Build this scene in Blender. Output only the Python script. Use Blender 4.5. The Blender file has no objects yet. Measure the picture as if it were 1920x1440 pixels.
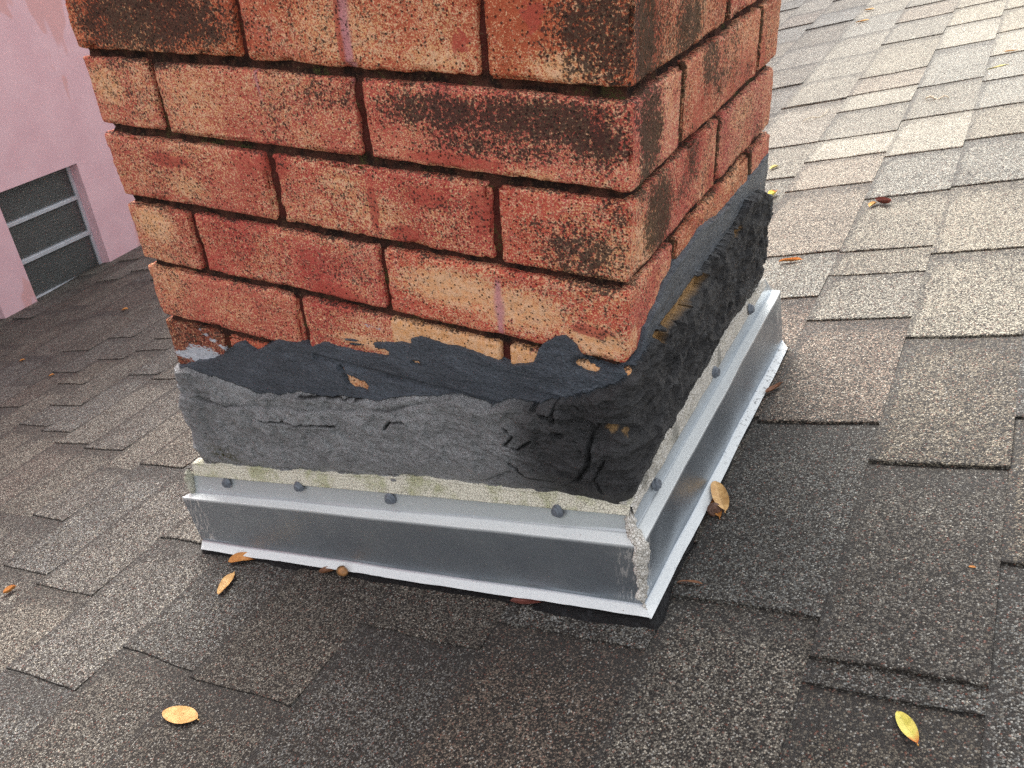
import bpy, math, random
import numpy as np
from mathutils import Vector, Matrix

S = bpy.context.scene
COL = S.collection
rng = random.Random(7)

# ------------------------------------------------------------------ camera
F = 1621.845
R = np.array([[0.880256200283329, 0.4710236025817057, -0.05732179056612829],
              [0.21525701716662812, -0.5040637576217366, -0.8364114686042876],
              [-0.4228633803290156, 0.723917463571094, -0.5450963836914641]])
CP = np.array([0.1923875735995201, -0.4933297365950146, 0.13337659343556807])
cam = bpy.data.cameras.new("camera")
cam.sensor_width = 36.0
cam.lens = F / 1920 * 36.0
cam.clip_start = 0.02
cam.clip_end = 500
cam_o = bpy.data.objects.new("camera", cam)
M = Matrix.Identity(4)
for i in range(3):
    M[i][0], M[i][1], M[i][2], M[i][3] = R[0][i], -R[1][i], -R[2][i], CP[i]
cam_o.matrix_world = M
COL.objects.link(cam_o)
S.camera = cam_o

# ------------------------------------------------------------------ light
SUN_EL, SUN_AZ = math.radians(52), math.atan2(0.70, -0.72)     # sun stands behind and left of the chimney
w = bpy.data.worlds.new("World")
S.world = w
w.use_nodes = True
nt = w.node_tree
bg = nt.nodes["Background"]
sky = nt.nodes.new("ShaderNodeTexSky")
sky.sky_type = 'NISHITA'
sky.sun_disc = False
sky.sun_elevation = SUN_EL
sky.sun_rotation = math.pi / 2 - SUN_AZ
sky.dust_density = 4.0
hs = nt.nodes.new("ShaderNodeHueSaturation")
hs.inputs["Saturation"].default_value = 0.12
nt.links.new(sky.outputs[0], hs.inputs["Color"])
nt.links.new(hs.outputs[0], bg.inputs[0])
bg.inputs[1].default_value = 0.15
sun = bpy.data.lights.new("sun", 'SUN')
sun.energy = 1.5
sun.angle = math.radians(36)
sun.color = (1.0, 0.95, 0.87)
sun_o = bpy.data.objects.new("sun", sun)
sd = Vector((math.cos(SUN_EL) * math.cos(SUN_AZ), math.cos(SUN_EL) * math.sin(SUN_AZ), math.sin(SUN_EL)))
sun_o.rotation_euler = sd.to_track_quat('Z', 'Y').to_euler()
COL.objects.link(sun_o)
S.view_settings.view_transform = 'Standard'
S.view_settings.look = 'None'
S.view_settings.exposure = 1.42
S.view_settings.gamma = 1.0
S.render.engine = 'CYCLES'
S.cycles.use_denoising = False
S.cycles.max_bounces = 6

# ------------------------------------------------------------------ measuring: surveyed points on real planes
def ray(u, v):
    return R.T @ np.array([(u - 960) / F, (v - 720) / F, 1.0])
def front(u, v, d=0.0):            # point on the chimney's near face, d in front of it -> (x, z)
    r = ray(u, v); p = CP + r * ((-d - CP[1]) / r[1]); return p[0], p[2]
def side(u, v, d=0.0):             # point on the chimney's right face -> (y, z)
    r = ray(u, v); p = CP + r * ((d - CP[0]) / r[0]); return p[1], p[2]
RA, RB, RC = -0.418, 0.2620, 0.012    # the roof z = RA + RB x + RC y, a little steeper past the chimney
def rz(x, y): return RA + RB * x + RC * y + .024 * np.maximum(0, y - .42)
def roofpt(u, v):
    r = ray(u, v); lo, hi = .05, 12.0
    for _ in range(50):
        t = (lo + hi) / 2; p = CP + t * r
        if p[2] > rz(p[0], p[1]): lo = t
        else: hi = t
    return float(p[0]), float(p[1])

# ------------------------------------------------------------------ noise
def _h(ix, iy, iz, seed):
    h = (ix.astype(np.uint32) * np.uint32(374761393)) + (iy.astype(np.uint32) * np.uint32(668265263)) \
        + (iz.astype(np.uint32) * np.uint32(2246822519)) + np.uint32(seed * 3266489917 % 4294967296)
    h ^= h >> np.uint32(13); h *= np.uint32(1274126177); h ^= h >> np.uint32(16)
    h *= np.uint32(2654435769); h ^= h >> np.uint32(15)
    return h.astype(np.float64) / 4294967295.0
def vn(P, sc, seed=0):
    """smooth value noise in -1..1; sc = features per metre (scalar or per axis)"""
    Q = P * np.asarray(sc, float) + 1000.5
    I = np.floor(Q).astype(np.int64); f = Q - I; f = f * f * f * (f * (f * 6 - 15) + 10)
    o = 0
    for a in (0, 1):
        wx = f[:, 0] if a else 1 - f[:, 0]
        for b in (0, 1):
            wy = f[:, 1] if b else 1 - f[:, 1]
            for c in (0, 1):
                wz = f[:, 2] if c else 1 - f[:, 2]
                o = o + wx * wy * wz * _h(I[:, 0] + a, I[:, 1] + b, I[:, 2] + c, seed)
    return o * 2 - 1
def fbm(P, sc, n=3, seed=0):
    sc = np.asarray(sc, float); o = 0; a = 1; t = 0
    for k in range(n):
        o = o + a * vn(P, sc * 2.03 ** k, seed + k * 17); t += a; a *= .5
    return o / t
def ridged(P, sc, n=3, seed=0):
    sc = np.asarray(sc, float); o = 0; a = 1; t = 0
    for k in range(n):
        o = o + a * (1 - np.abs(vn(P, sc * 2.03 ** k, seed + k * 17)) * 2.2); t += a; a *= .5
    return o / t
def sst(a, b, x):
    t = np.clip((x - a) / (b - a), 0, 1); return t * t * (3 - 2 * t)
def mix(a, b, t):
    t = np.asarray(t)[:, None]; return a * (1 - t) + b * t

# ------------------------------------------------------------------ mesh building
def mesh_np(name, V, Q, mat, parent=None, attrs=None, smooth=True):
    me = bpy.data.meshes.new(name)
    V = np.asarray(V, np.float32); Q = np.asarray(Q, np.int32)
    me.vertices.add(len(V)); me.vertices.foreach_set("co", V.ravel())
    k = Q.shape[1]
    me.loops.add(Q.size); me.loops.foreach_set("vertex_index", Q.ravel())
    me.polygons.add(len(Q)); me.polygons.foreach_set("loop_start", np.arange(0, Q.size, k, dtype=np.int32))
    me.update(calc_edges=True)
    me.polygons.foreach_set("use_smooth", np.full(len(Q), smooth))
    for an, A in (attrs or {}).items():
        at = me.attributes.new(an, 'FLOAT_COLOR', 'POINT')
        A = np.asarray(A, np.float32)
        if A.shape[1] == 3: A = np.concatenate([A, np.ones((len(A), 1), np.float32)], 1)
        at.data.foreach_set("color", A.ravel())
    me.materials.append(mat)
    o = bpy.data.objects.new(name, me); COL.objects.link(o)
    if parent: o.parent = parent
    return o
def gridfaces(nu, nv, off=0, flip=False):
    i = np.arange(nu - 1)[:, None]; j = np.arange(nv - 1)[None, :]
    a = (i * nv + j).ravel() + off
    q = np.stack([a, a + nv, a + nv + 1, a + 1], 1)
    return q[:, ::-1] if flip else q
def tag(o, label=None, cat=None, group=None, kind=None):
    if label: o['label'] = label
    if cat: o['category'] = cat
    if group: o['group'] = group
    if kind: o['kind'] = kind
    return o
def empty(name, loc):
    o = bpy.data.objects.new(name, None); o.empty_display_size = .05
    COL.objects.link(o); o.location = loc
    return o
def adopt(o, parent):     # parent while keeping the mesh in world coordinates
    o.parent = parent; o.matrix_parent_inverse = Matrix.Translation(parent.location).inverted()
    return o
def boxsurf(lo, hi, step):
    """surface grid of a box, welded; returns unit-cube style positions, quads"""
    lo, hi = np.array(lo, float), np.array(hi, float); L = hi - lo
    n = np.maximum(2, np.ceil(L / step).astype(int))
    VV, QQ, off = [], [], 0
    for ax in range(3):
        a, b = [k for k in range(3) if k != ax]
        ga, gb = np.linspace(lo[a], hi[a], n[a] + 1), np.linspace(lo[b], hi[b], n[b] + 1)
        A, B = np.meshgrid(ga, gb, indexing='ij')
        for s in (0, 1):
            P = np.zeros((A.size, 3)); P[:, a] = A.ravel(); P[:, b] = B.ravel(); P[:, ax] = (lo, hi)[s][ax]
            fl = (s == 0) ^ (ax == 1)
            VV.append(P); QQ.append(gridfaces(n[a] + 1, n[b] + 1, off, fl)); off += len(P)
    V = np.concatenate(VV); Q = np.concatenate(QQ)
    key = np.round(V * 1e6).astype(np.int64)
    _, ix, inv = np.unique(key, axis=0, return_index=True, return_inverse=True)
    return V[ix], inv.reshape(-1)[Q]
def rounded(V, lo, hi, r):
    lo, hi = np.array(lo, float), np.array(hi, float)
    inner = np.clip(V, lo + r, hi - r); d = V - inner
    n = d / np.maximum(np.linalg.norm(d, axis=1, keepdims=True), 1e-9)
    return inner + n * r, n

# ------------------------------------------------------------------ materials
class NT:
    def __init__(s, name):
        s.m = bpy.data.materials.new(name); s.m.use_nodes = True
        s.t = s.m.node_tree; s.b = s.t.nodes["Principled BSDF"]
    def n(s, typ, **kw):
        x = s.t.nodes.new(typ)
        for k, v in kw.items(): setattr(x, k, v)
        return x
    def put(s, sock, v):
        if hasattr(v, 'is_linked') or isinstance(v, bpy.types.NodeSocket): s.t.links.new(v, sock)
        else: sock.default_value = v
    def attr(s, name): return s.n("ShaderNodeAttribute", attribute_name=name).outputs
    def sep(s, c):
        x = s.n("ShaderNodeSeparateColor"); s.put(x.inputs[0], c); return x.outputs
    def geo(s): return s.n("ShaderNodeNewGeometry").outputs["Position"]
    def noise(s, sc, det=3, rough=.6, vec=None, dist=0.0, out=0):
        x = s.n("ShaderNodeTexNoise"); s.put(x.inputs["Vector"], vec if vec is not None else s.geo())
        x.inputs["Scale"].default_value = sc; x.inputs["Detail"].default_value = det
        x.inputs["Roughness"].default_value = rough; x.inputs["Distortion"].default_value = dist
        return x.outputs[out]
    def voro(s, sc, feature='F1', vec=None, rand=1.0):
        x = s.n("ShaderNodeTexVoronoi", feature=feature); s.put(x.inputs["Vector"], vec if vec is not None else s.geo())
        x.inputs["Scale"].default_value = sc; x.inputs["Randomness"].default_value = rand
        return x.outputs
    def scl(s, v3):
        x = s.n("ShaderNodeVectorMath", operation='MULTIPLY'); s.put(x.inputs[0], s.geo()); x.inputs[1].default_value = v3
        return x.outputs[0]
    def math(s, op, a, b=0.0, c=0.0):
        x = s.n("ShaderNodeMath", operation=op); s.put(x.inputs[0], a); s.put(x.inputs[1], b); s.put(x.inputs[2], c)
        return x.outputs[0]
    def ms(s, v, a, b, lo=0.0, hi=1.0):
        x = s.n("ShaderNodeMapRange", interpolation_type='SMOOTHSTEP'); s.put(x.inputs[0], v)
        s.put(x.inputs[1], a); s.put(x.inputs[2], b); s.put(x.inputs[3], lo); s.put(x.inputs[4], hi)
        return x.outputs[0]
    def mix(s, f, a, b, mode='MIX'):
        x = s.n("ShaderNodeMix", data_type='RGBA', blend_type=mode)
        s.put(x.inputs[0], f); s.put(x.inputs[6], a if not isinstance(a, tuple) else (*a, 1)); s.put(x.inputs[7], b if not isinstance(b, tuple) else (*b, 1))
        return x.outputs[2]
    def ramp(s, f, stops, const=False):
        x = s.n("ShaderNodeValToRGB"); r = x.color_ramp
        if const: r.interpolation = 'CONSTANT'
        while len(r.elements) < len(stops): r.elements.new(0.5)
        for e, (p, c) in zip(r.elements, stops): e.position = p; e.color = (*c, 1)
        s.put(x.inputs[0], f); return x.outputs[0]
    def bump(s, h, dist, strength=1.0, prev=None):
        x = s.n("ShaderNodeBump"); s.put(x.inputs["Height"], h)
        x.inputs["Distance"].default_value = dist; x.inputs["Strength"].default_value = strength
        if prev is not None: s.put(x.inputs["Normal"], prev)
        return x.outputs[0]
    def done(s, col=None, rough=None, normal=None, metal=None, spec=None):
        if col is not None: s.put(s.b.inputs["Base Color"], col if not isinstance(col, tuple) else (*col, 1))
        if rough is not None: s.put(s.b.inputs["Roughness"], rough)
        if metal is not None: s.put(s.b.inputs["Metallic"], metal)
        if spec is not None: s.put(s.b.inputs["Specular IOR Level"], spec)
        if normal is not None: s.put(s.b.inputs["Normal"], normal)
        return s.m

def mat_brick():
    t = NT("brick")
    tint = t.attr("tint")[0]
    a = t.sep(t.attr("wearA")[0]); b = t.sep(t.attr("wearB")[0])
    grime, tan, red = a[0], a[1], a[2]; white, pink, moss = b[0], b[1], b[2]
    fine = t.noise(780, 2, .75); mid = t.noise(190, 3, .65); big = t.noise(22, 3, .6)
    # sandy tan grains over the red body
    g = t.math('ADD', t.math('MULTIPLY', fine, .95), t.math('MULTIPLY', mid, .18))
    g = t.math('ADD', g, t.math('MULTIPLY', tan, .22))
    tanm = t.math('MULTIPLY', t.ms(g, .61, .73), .95)
    red_body = t.mix(t.ms(big, .35, .65), tint, t.mix(1.0, tint, (.78, .62, .62), 'MULTIPLY'))
    c0 = t.mix(t.math('MULTIPLY', t.ms(t.noise(9, 4, .7), .50, .66), .32), tint, (.60, .22, .20))
    red_body = t.mix(t.ms(mid, .35, .65), red_body, c0)
    c = t.mix(tanm, red_body, t.mix(t.ms(mid, .4, .6), (.90, .47, .23), (.92, .56, .34)))
    # smooth red glaze patches
    c = t.mix(t.math('MULTIPLY', t.ms(t.math('ADD', red, t.math('MULTIPLY', t.math('SUBTRACT', mid, .5), 1.2)), .40, .58), .8), c, (.50, .085, .06))
    c = t.mix(t.math('MULTIPLY', pink, .85), c, (.62, .27, .30))
    # pores and soot specks
    v = t.voro(330)
    pore = t.ms(v[0], .33, .17)
    vc = t.sep(v[1])
    pore = t.math('MULTIPLY', pore, t.math('GREATER_THAN', t.math('ADD', vc[0], t.math('MULTIPLY', grime, .5)), .66))
    c = t.mix(t.math('MULTIPLY', pore, .85), c, (.035, .02, .016))
    sp = t.math('ADD', t.math('MULTIPLY', t.noise(430, 3, .75), .95), t.math('MULTIPLY', t.noise(95, 2, .6), .30))
    sp = t.math('ADD', sp, t.math('MINIMUM', t.math('MULTIPLY', grime, .38), .345))
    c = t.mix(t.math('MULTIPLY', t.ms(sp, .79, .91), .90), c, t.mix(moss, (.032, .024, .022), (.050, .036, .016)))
    # pale smeared film
    wm = t.ms(t.math('ADD', white, t.math('MULTIPLY', t.math('SUBTRACT', t.noise(1, 4, .75, vec=t.scl((90, 90, 260))), .5), 1.6)), .48, .62)
    c = t.mix(wm, c, t.mix(t.noise(240, 2), (.34, .38, .45), (.72, .72, .76)))
    h = t.math('ADD', t.math('MULTIPLY', fine, .6), t.math('ADD', mid, t.math('MULTIPLY', pore, -.9)))
    n = t.bump(h, .0022, .8)
    return t.done(c, .86, n, spec=.3)
def mat_mortar():
    t = NT("mortar")
    a = t.sep(t.attr("wearA")[0])
    fine = t.noise(420, 4, .75); mid = t.noise(70, 3, .6)
    c = t.mix(t.ms(mid, .38, .62), (.030, .018, .015), (.11, .045, .032))
    c = t.mix(a[2], c, (.14, .03, .024))
    c = t.mix(t.ms(fine, .57, .66), c, (.20, .125, .075))
    c = t.mix(t.math('MULTIPLY', t.ms(t.noise(33, 2), .56, .68), t.ms(fine, .45, .56)), c, (.10, .10, .035))
    return t.done(c, .95, t.bump(fine, .004, 1.0), spec=.2)
def mat_tar():
    t = NT("roofing_cement")
    col = t.attr("col")[0]; k = t.sep(t.attr("kind")[0])
    fine = t.noise(620, 3, .7); mid = t.noise(170, 4, .7, dist=.6)
    c = t.mix(t.ms(fine, .3, .7), t.mix(1.0, col, (.66, .66, .66), 'MULTIPLY'), t.mix(1.0, col, (1.3, 1.3, 1.3), 'MULTIPLY'))
    c = t.mix(t.math('MULTIPLY', t.ms(t.noise(95, 5, .75, dist=1.2), .60, .68), .4), c, t.mix(1.0, col, (.35, .35, .35), 'MULTIPLY'))
    c = t.mix(t.math('MULTIPLY', k[2], t.ms(t.noise(260, 3), .42, .6)), c, (.115, .105, .045))
    st = t.noise(1, 3, .6, vec=t.scl((45, 45, 420)))
    c = t.mix(t.math('MULTIPLY', t.ms(st, .5, .75), t.math('MULTIPLY', k[0], .35)), c, (.20, .21, .235))
    h = t.math('ADD', t.math('MULTIPLY', fine, .5), mid)
    amt = t.math('SUBTRACT', 1.0, t.math('MULTIPLY', k[0], .7))
    n = t.bump(t.math('MULTIPLY', h, amt), .0120, 1.0)
    return t.done(c, t.ms(k[0], 0, 1, .58, .38), n, spec=.45)
def mat_caulk():
    t = NT("cracked_sealant")
    k = t.sep(t.attr("kind")[0])
    e = t.voro(420, 'DISTANCE_TO_EDGE', vec=t.mix(.006, t.geo(), t.noise(60, 3, out=1)))[0]
    crack = t.ms(e, .01, .05)
    n1 = t.noise(35, 4, .7); fine = t.noise(450, 3, .7)
    c = t.mix(t.ms(n1, .46, .66), (.86, .82, .68), (.56, .56, .36))
    c = t.mix(t.ms(n1, .33, .22), c, (.82, .80, .72))
    c = t.mix(k[0], c, t.mix(t.ms(fine, .4, .6), (.50, .46, .40), (.86, .83, .78)))
    c = t.mix(t.math('MULTIPLY', t.math('SUBTRACT', 1.0, crack), .5), c, (.25, .21, .14))
    c = t.mix(t.math('MULTIPLY', k[1], .9), c, (.08, .085, .07))
    h = t.math('ADD', crack, t.math('MULTIPLY', fine, .7))
    return t.done(c, .7, t.bump(h, .0012, .9))
def mat_metal():
    t = NT("coated_aluminium")
    k = t.sep(t.attr("kind")[0])
    fine = t.noise(900, 2, .7); mid = t.noise(30, 4, .65); stre = t.noise(1, 4, .65, vec=t.scl((14, 14, 160)))
    c = t.mix(t.ms(mid, .35, .68), (.32, .36, .405), (.36, .40, .44))
    c = t.mix(t.math('MULTIPLY', t.ms(stre, .60, .74), .12), c, (.74, .76, .77))
    sp = t.ms(t.noise(700, 2, .8), .52, .66)
    c = t.mix(t.math('MULTIPLY', k[0], .85), c, t.mix(sp, (.88, .91, .90), (.70, .74, .76)))  # pale mix on bends that face up: sky light painted into the metal colour
    c = t.mix(t.ms(t.voro(95)[0], .055, .03), c, (.16, .10, .06))
    c = t.mix(t.math('MULTIPLY', k[1], t.ms(t.math('ADD', t.noise(190, 3, .75), t.math('MULTIPLY', k[1], .08)), .62, .66)), c, (.035, .035, .037))
    c = t.mix(t.math('MULTIPLY', k[2], t.ms(t.noise(1, 3, .8, vec=t.scl((300, 300, 90))), .5, .6)), c, (.82, .83, .84))
    return t.done(c, t.ms(fine, .2, .8, .33, .43), t.bump(t.math('ADD', fine, t.math('MULTIPLY', mid, 1.5)), .0003, .4), metal=t.math('SUBTRACT', .85, t.math('MULTIPLY', k[0], .85)))
def mat_shingle():
    t = NT("granule_shingle")
    tone = t.attr("tone")[0]; kk = t.sep(t.attr("kind")[0])     # kind: share of pale granules, across the tab, along the tab
    v = t.voro(760); vc = t.sep(v[1])
    big = t.noise(7, 4, .6); mid = t.noise(38, 3, .6)
    sx = t.sep(t.geo() if False else t.n("ShaderNodeSeparateXYZ").outputs[0]) if False else None
    # share of pale granules rises and falls with the tab, its painted light and shade, and weathering
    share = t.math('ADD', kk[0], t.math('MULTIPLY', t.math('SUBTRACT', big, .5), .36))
    share = t.math('ADD', share, t.math('MULTIPLY', t.math('SUBTRACT', mid, .5), .30))
    # printed shade band along one side and the top of a tab
    band = t.math('ADD', t.ms(kk[1], .16, .0), t.ms(kk[2], .62, 1.0))
    band = t.ms(t.math('ADD', band, t.math('MULTIPLY', t.math('SUBTRACT', mid, .5), 1.3)), .45, .9)
    share = t.math('SUBTRACT', share, t.math('MULTIPLY', band, .20))
    x = t.math('ADD', vc[0], share)
    dark = t.mix(vc[1], (.010, .008, .006), (.042, .033, .025))
    midc = t.mix(vc[2], (.118, .100, .074), t.mix(1.0, tone, (.55, .55, .55), 'MULTIPLY'))
    pale = t.mix(t.ms(vc[1], .35, .9), tone, (.54, .49, .39))
    c = t.mix(t.ms(x, .62, .80), dark, midc)
    c = t.mix(t.ms(x, 1.06, 1.20), c, pale)
    c = t.mix(t.math('MULTIPLY', t.math('GREATER_THAN', vc[2], .965), .6), c, (.22, .075, .045))
    c = t.mix(t.math('MULTIPLY', t.math('LESS_THAN', vc[2], .035), .6), c, (.55, .54, .49))
    c = t.mix(t.math('MULTIPLY', t.ms(v[0], .42, .62), .55), c, (.008, .008, .008))
    c = t.mix(t.math('MULTIPLY', band, .18), c, (.07, .068, .066))
    h = t.math('SUBTRACT', 1.0, v[0])
    h = t.math('ADD', h, t.math('MULTIPLY', vc[1], .5))
    return t.done(c, .72, t.bump(h, .0012, .75), spec=.5)
def mat_plain(name, col, rough=.6, var=.25, sc=60, metal=0.0, bump=.0008, spec=.4):
    t = NT(name)
    n = t.noise(sc, 4, .65)
    c = t.mix(t.ms(n, .3, .7), tuple(x * (1 - var) for x in col), tuple(min(1, x * (1 + var)) for x in col))
    return t.done(c, rough, t.bump(n, bump, .6), metal=metal, spec=spec)
def mat_leaf(name, c1, c2, tip=None):
    t = NT(name)
    k = t.sep(t.attr("kind")[0])         # along, across
    n = t.noise(140, 4, .7)
    c = t.mix(t.ms(n, .35, .68), c1, c2)
    if tip: c = t.mix(t.ms(t.math('ADD', k[0], t.math('MULTIPLY', t.math('SUBTRACT', n, .5), .5)), .72, .95), c, tip)
    spot = t.ms(t.voro(190)[0], .16, .09)
    c = t.mix(t.math('MULTIPLY', spot, .6), c, tuple(x * .35 for x in c1))
    c = t.mix(t.math('MULTIPLY', t.ms(t.math('ABSOLUTE', t.math('SUBTRACT', k[1], .5)), .035, .0), .5), c, tuple(x * .6 for x in c1))
    return t.done(c, .55, t.bump(n, .0006, .6))
def mat_wall():
    t = NT("pink_stucco")
    b1 = t.noise(1, 3, .5, vec=t.scl((4, 5, 2.2)), dist=.4); f = t.noise(260, 3, .6); m = t.noise(14, 3, .6)
    c = t.mix(t.ms(m, .3, .7), (.79, .50, .55), (.85, .56, .61))
    c = t.mix(t.math('MULTIPLY', t.ms(b1, .585, .605), .75), c, (.74, .40, .39))
    c = t.mix(t.math('MULTIPLY', t.ms(t.noise(1, 3, .6, vec=t.scl((6, 2.5, 40))), .66, .72), .35), c, (.92, .70, .72))
    return t.done(c, .8, t.bump(f, .0006, .5))

M_BRICK, M_MORTAR, M_TAR, M_CAULK, M_METAL, M_SHINGLE = mat_brick(), mat_mortar(), mat_tar(), mat_caulk(), mat_metal(), mat_shingle()

# ------------------------------------------------------------------ roof: one sheet of laminated shingles
def build_roof():
    cols = [-2.9]
    while cols[-1] < -1.62: cols.append(cols[-1] + rng.uniform(.095, .115))
    cols = [c for c in cols if c < -1.60] + [-1.55, -1.45, -1.36, -1.27, -1.17, -1.08, -.98, -.88, -.80, -.70, -.588, -.465, -.35, -.220, -.088, .046, .160, .268, .375]
    while cols[-1] < 3.2: cols.append(cols[-1] + rng.uniform(.095, .12))
    known = {                            # surveyed butt lines of each column: y, height of the step
        -.088: [(-.064, 3.2), (.545, 3), (.94, 2.6), (1.188, 2.5), (1.36, 2.5), (1.60, 2.4)],
        .046: [(-.006, 4.2), (.256, 3.8), (.478, 3), (.600, 2.0), (.674, 2.6), (.865, 3), (1.05, 2.8), (1.24, 2.6), (1.44, 2.4)],
        .160: [(-.070, 3.0), (-.047, 4.6), (.192, 4.4), (.428, 3.6), (.646, 3), (.873, 3), (1.076, 2.8), (1.238, 2.5), (1.405, 2.4)],
        -.220: [(-.097, 2.2), (1.01, 2.4), (1.19, 2.4)], -.35: [(-.192, 2.2)], -.465: [(-.182, 2.0)],
        -.588: [(-.238, 2.0), (-.027, 2.6)], -.70: [(-.130, 2.0)], -.80: [(-.115, 2.0), (.108, 2.4)],
        -.88: [(-.023, 2.2)], -.98: [(.139, 2.4)], -1.08: [(.150, 2.2), (.36, 2)], -1.17: [(.18, 2.2), (.376, 2.2)],
        -1.27: [(.198, 2.2), (.266, 2.2), (.474, 2), (.524, 2)], -1.36: [(.342, 2.2), (.442, 2)], -1.45: [(.253, 2), (.39, 2), (.54, 2)], -1.55: [(.483, 2)],
    }
    tones = [((.46, .39, .29), .34), ((.40, .35, .27), .26), ((.40, .415, .40), .26), ((.47, .35, .27), .24), ((.38, .36, .32), .24), ((.52, .48, .40), .40)]
    VV, QQ, TT, KK, off = [], [], [], [], 0
    for i in range(len(cols) - 1):
        x0, x1 = cols[i], cols[i + 1]
        ks = sorted(known.get(x0, []))
        ys = []
        y = -1.15 + rng.uniform(0, .2)
        kq = list(ks)
        while y < 5.2:
            hid = x0 < -.1
            ys.append((y, (rng.choice([.15, .2, .2, .25, 3.6]) if hid else rng.uniform(2.2, 3.4))))
            y += rng.uniform(.175, .225)
        for (yk, hk) in ks:
            ys = [q for q in ys if abs(q[0] - yk) > .105 or q in ks]
            ys.append((yk, hk))
        ys.sort()
        last = None
        for j in range(len(ys) - 1):
            (ya, ha), (yb, hb) = ys[j], ys[j + 1]
            curled = x0 < -.1
            if curled and ha > 1: ha *= 1.15
            ha /= 1000.0
            nx = 12
            xs = np.linspace(x0, x1, nx + 1)
            P = np.stack([xs, np.full(nx + 1, ya), np.zeros(nx + 1)], 1)
            jit = vn(P + i * 3.1 + j, (14, 1, 1), 3) * .0030 + vn(P + i * 3.1 + j, (140, 1, 1), 5) * .0007
            yfr = ya + jit - .0103 * (xs - x0)
            hh = ha * (1 + .25 * vn(P, (30, 1, 1), 9))
            rows = [(yfr + .0004, -0.0008 + 0 * hh), (yfr, hh * .80), (yfr + .0012, hh), (yfr * .9 + yb * .1, hh * (.30 if curled else .93)), (yfr * .6 + yb * .4, hh * (.06 if curled else .62)), (np.full(nx + 1, yb + .006), 0 * hh)]
            ny = len(rows)
            V = []
            for (yy, h) in rows:
                V.append(np.stack([xs, yy, rz(xs, yy) + h], 1))
            V = np.array(V)                       # ny, nx+1, 3
            V = V.transpose(1, 0, 2)              # nx+1, ny
            W = V.reshape(-1, 3)
            Q = gridfaces(nx + 1, ny, off)
            base = off + len(W)
            # side skirts
            sl, sr = V[0].copy(), V[-1].copy(); sl[:, 2] -= .0045; sr[:, 2] -= .0045
            W = np.concatenate([W, sl, sr])
            a = np.arange(ny - 1)
            ql = np.stack([base + a, off + a, off + a + 1, base + a + 1], 1)
            e = off + nx * ny
            qr = np.stack([e + a, base + ny + a, base + ny + a + 1, e + a + 1], 1)
            t, sh = rng.choice([q for q in tones if q is not last] or tones); last = None
            if ya < .25 and x0 > -.6: sh = .15 + (sh - .26) * .5  # fewer pale granules near the chimney: its soft shade put into the tone
            if x0 < -.1: sh = .20 + (sh - .27) * .22 + (.10 if (x0 < -.55 and ya < .25) else 0) - (.07 if x0 > -.45 and ya < .1 else 0); t = tuple(.6 * q + .4 * .38 for q in t)  # left tabs: shade of wall and chimney, and the lit patch, painted by granule share
            if ya > .35 and x0 > -.3: sh += .16  # more pale granules behind the chimney: sunlit brightness put into the colour
            if ya > .9: sh += .14  # paler still far up the roof, painting in the bright sky glare
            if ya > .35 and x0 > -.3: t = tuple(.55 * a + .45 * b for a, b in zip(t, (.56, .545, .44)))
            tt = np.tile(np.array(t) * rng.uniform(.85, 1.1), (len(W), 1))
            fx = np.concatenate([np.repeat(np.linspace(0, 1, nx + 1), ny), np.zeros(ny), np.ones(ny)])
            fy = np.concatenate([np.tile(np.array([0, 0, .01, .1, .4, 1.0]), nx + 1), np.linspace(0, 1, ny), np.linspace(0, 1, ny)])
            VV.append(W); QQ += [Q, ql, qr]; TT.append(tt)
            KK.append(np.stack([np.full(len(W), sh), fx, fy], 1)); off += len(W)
    V = np.concatenate(VV)
    # the deck sags and waves a little
    Pz = V.copy(); Pz[:, 2] = 0
    V[:, 2] += .0022 * vn(Pz, 3.0, 31) * sst(.12, .6, np.hypot(V[:, 0] + .25, V[:, 1] - .19) - .3)
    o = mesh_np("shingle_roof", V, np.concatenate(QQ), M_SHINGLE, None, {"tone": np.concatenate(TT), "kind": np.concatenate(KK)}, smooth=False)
    return tag(o, "weathered grey and brown asphalt shingle roof around the brick chimney", "roof")
build_roof()

# ------------------------------------------------------------------ chimney
W_, D_ = .493, .375
ch = empty("brick_chimney", (0, 0, rz(0, 0)))
tag(ch, "red brick chimney with black roofing cement and metal flashing rising from the shingle roof", "chimney")
ZJ = [-.008 + .0655 * k for k in range(22, 0, -1)] + [-.008, -.072, -.1365, -.199, -.260, -.3205, -.382, -.4435, -.505, -.567]
BR_ZTOP = ZJ[0]

def front_e(V, u, v, rx, rzz, ang=0):    # soft ellipse value 1 at centre, 0 at rim, on the near face
    x, z = front(u, v); dx, dz = V[:, 0] - x, V[:, 2] - z
    c, s = math.cos(ang), math.sin(ang); a, b = dx * c + dz * s, -dx * s + dz * c
    return np.clip(1.35 - np.sqrt((a / rx) ** 2 + (b / rzz) ** 2), 0, 1) * (V[:, 1] < .02)
def side_e(V, u, v, ry, rzz, ang=0):
    y, z = side(u, v); dx, dz = V[:, 1] - y, V[:, 2] - z
    c, s = math.cos(ang), math.sin(ang); a, b = dx * c + dz * s, -dx * s + dz * c
    return np.clip(1.35 - np.sqrt((a / ry) ** 2 + (b / rzz) ** 2), 0, 1) * (V[:, 0] > -.02)

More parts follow.
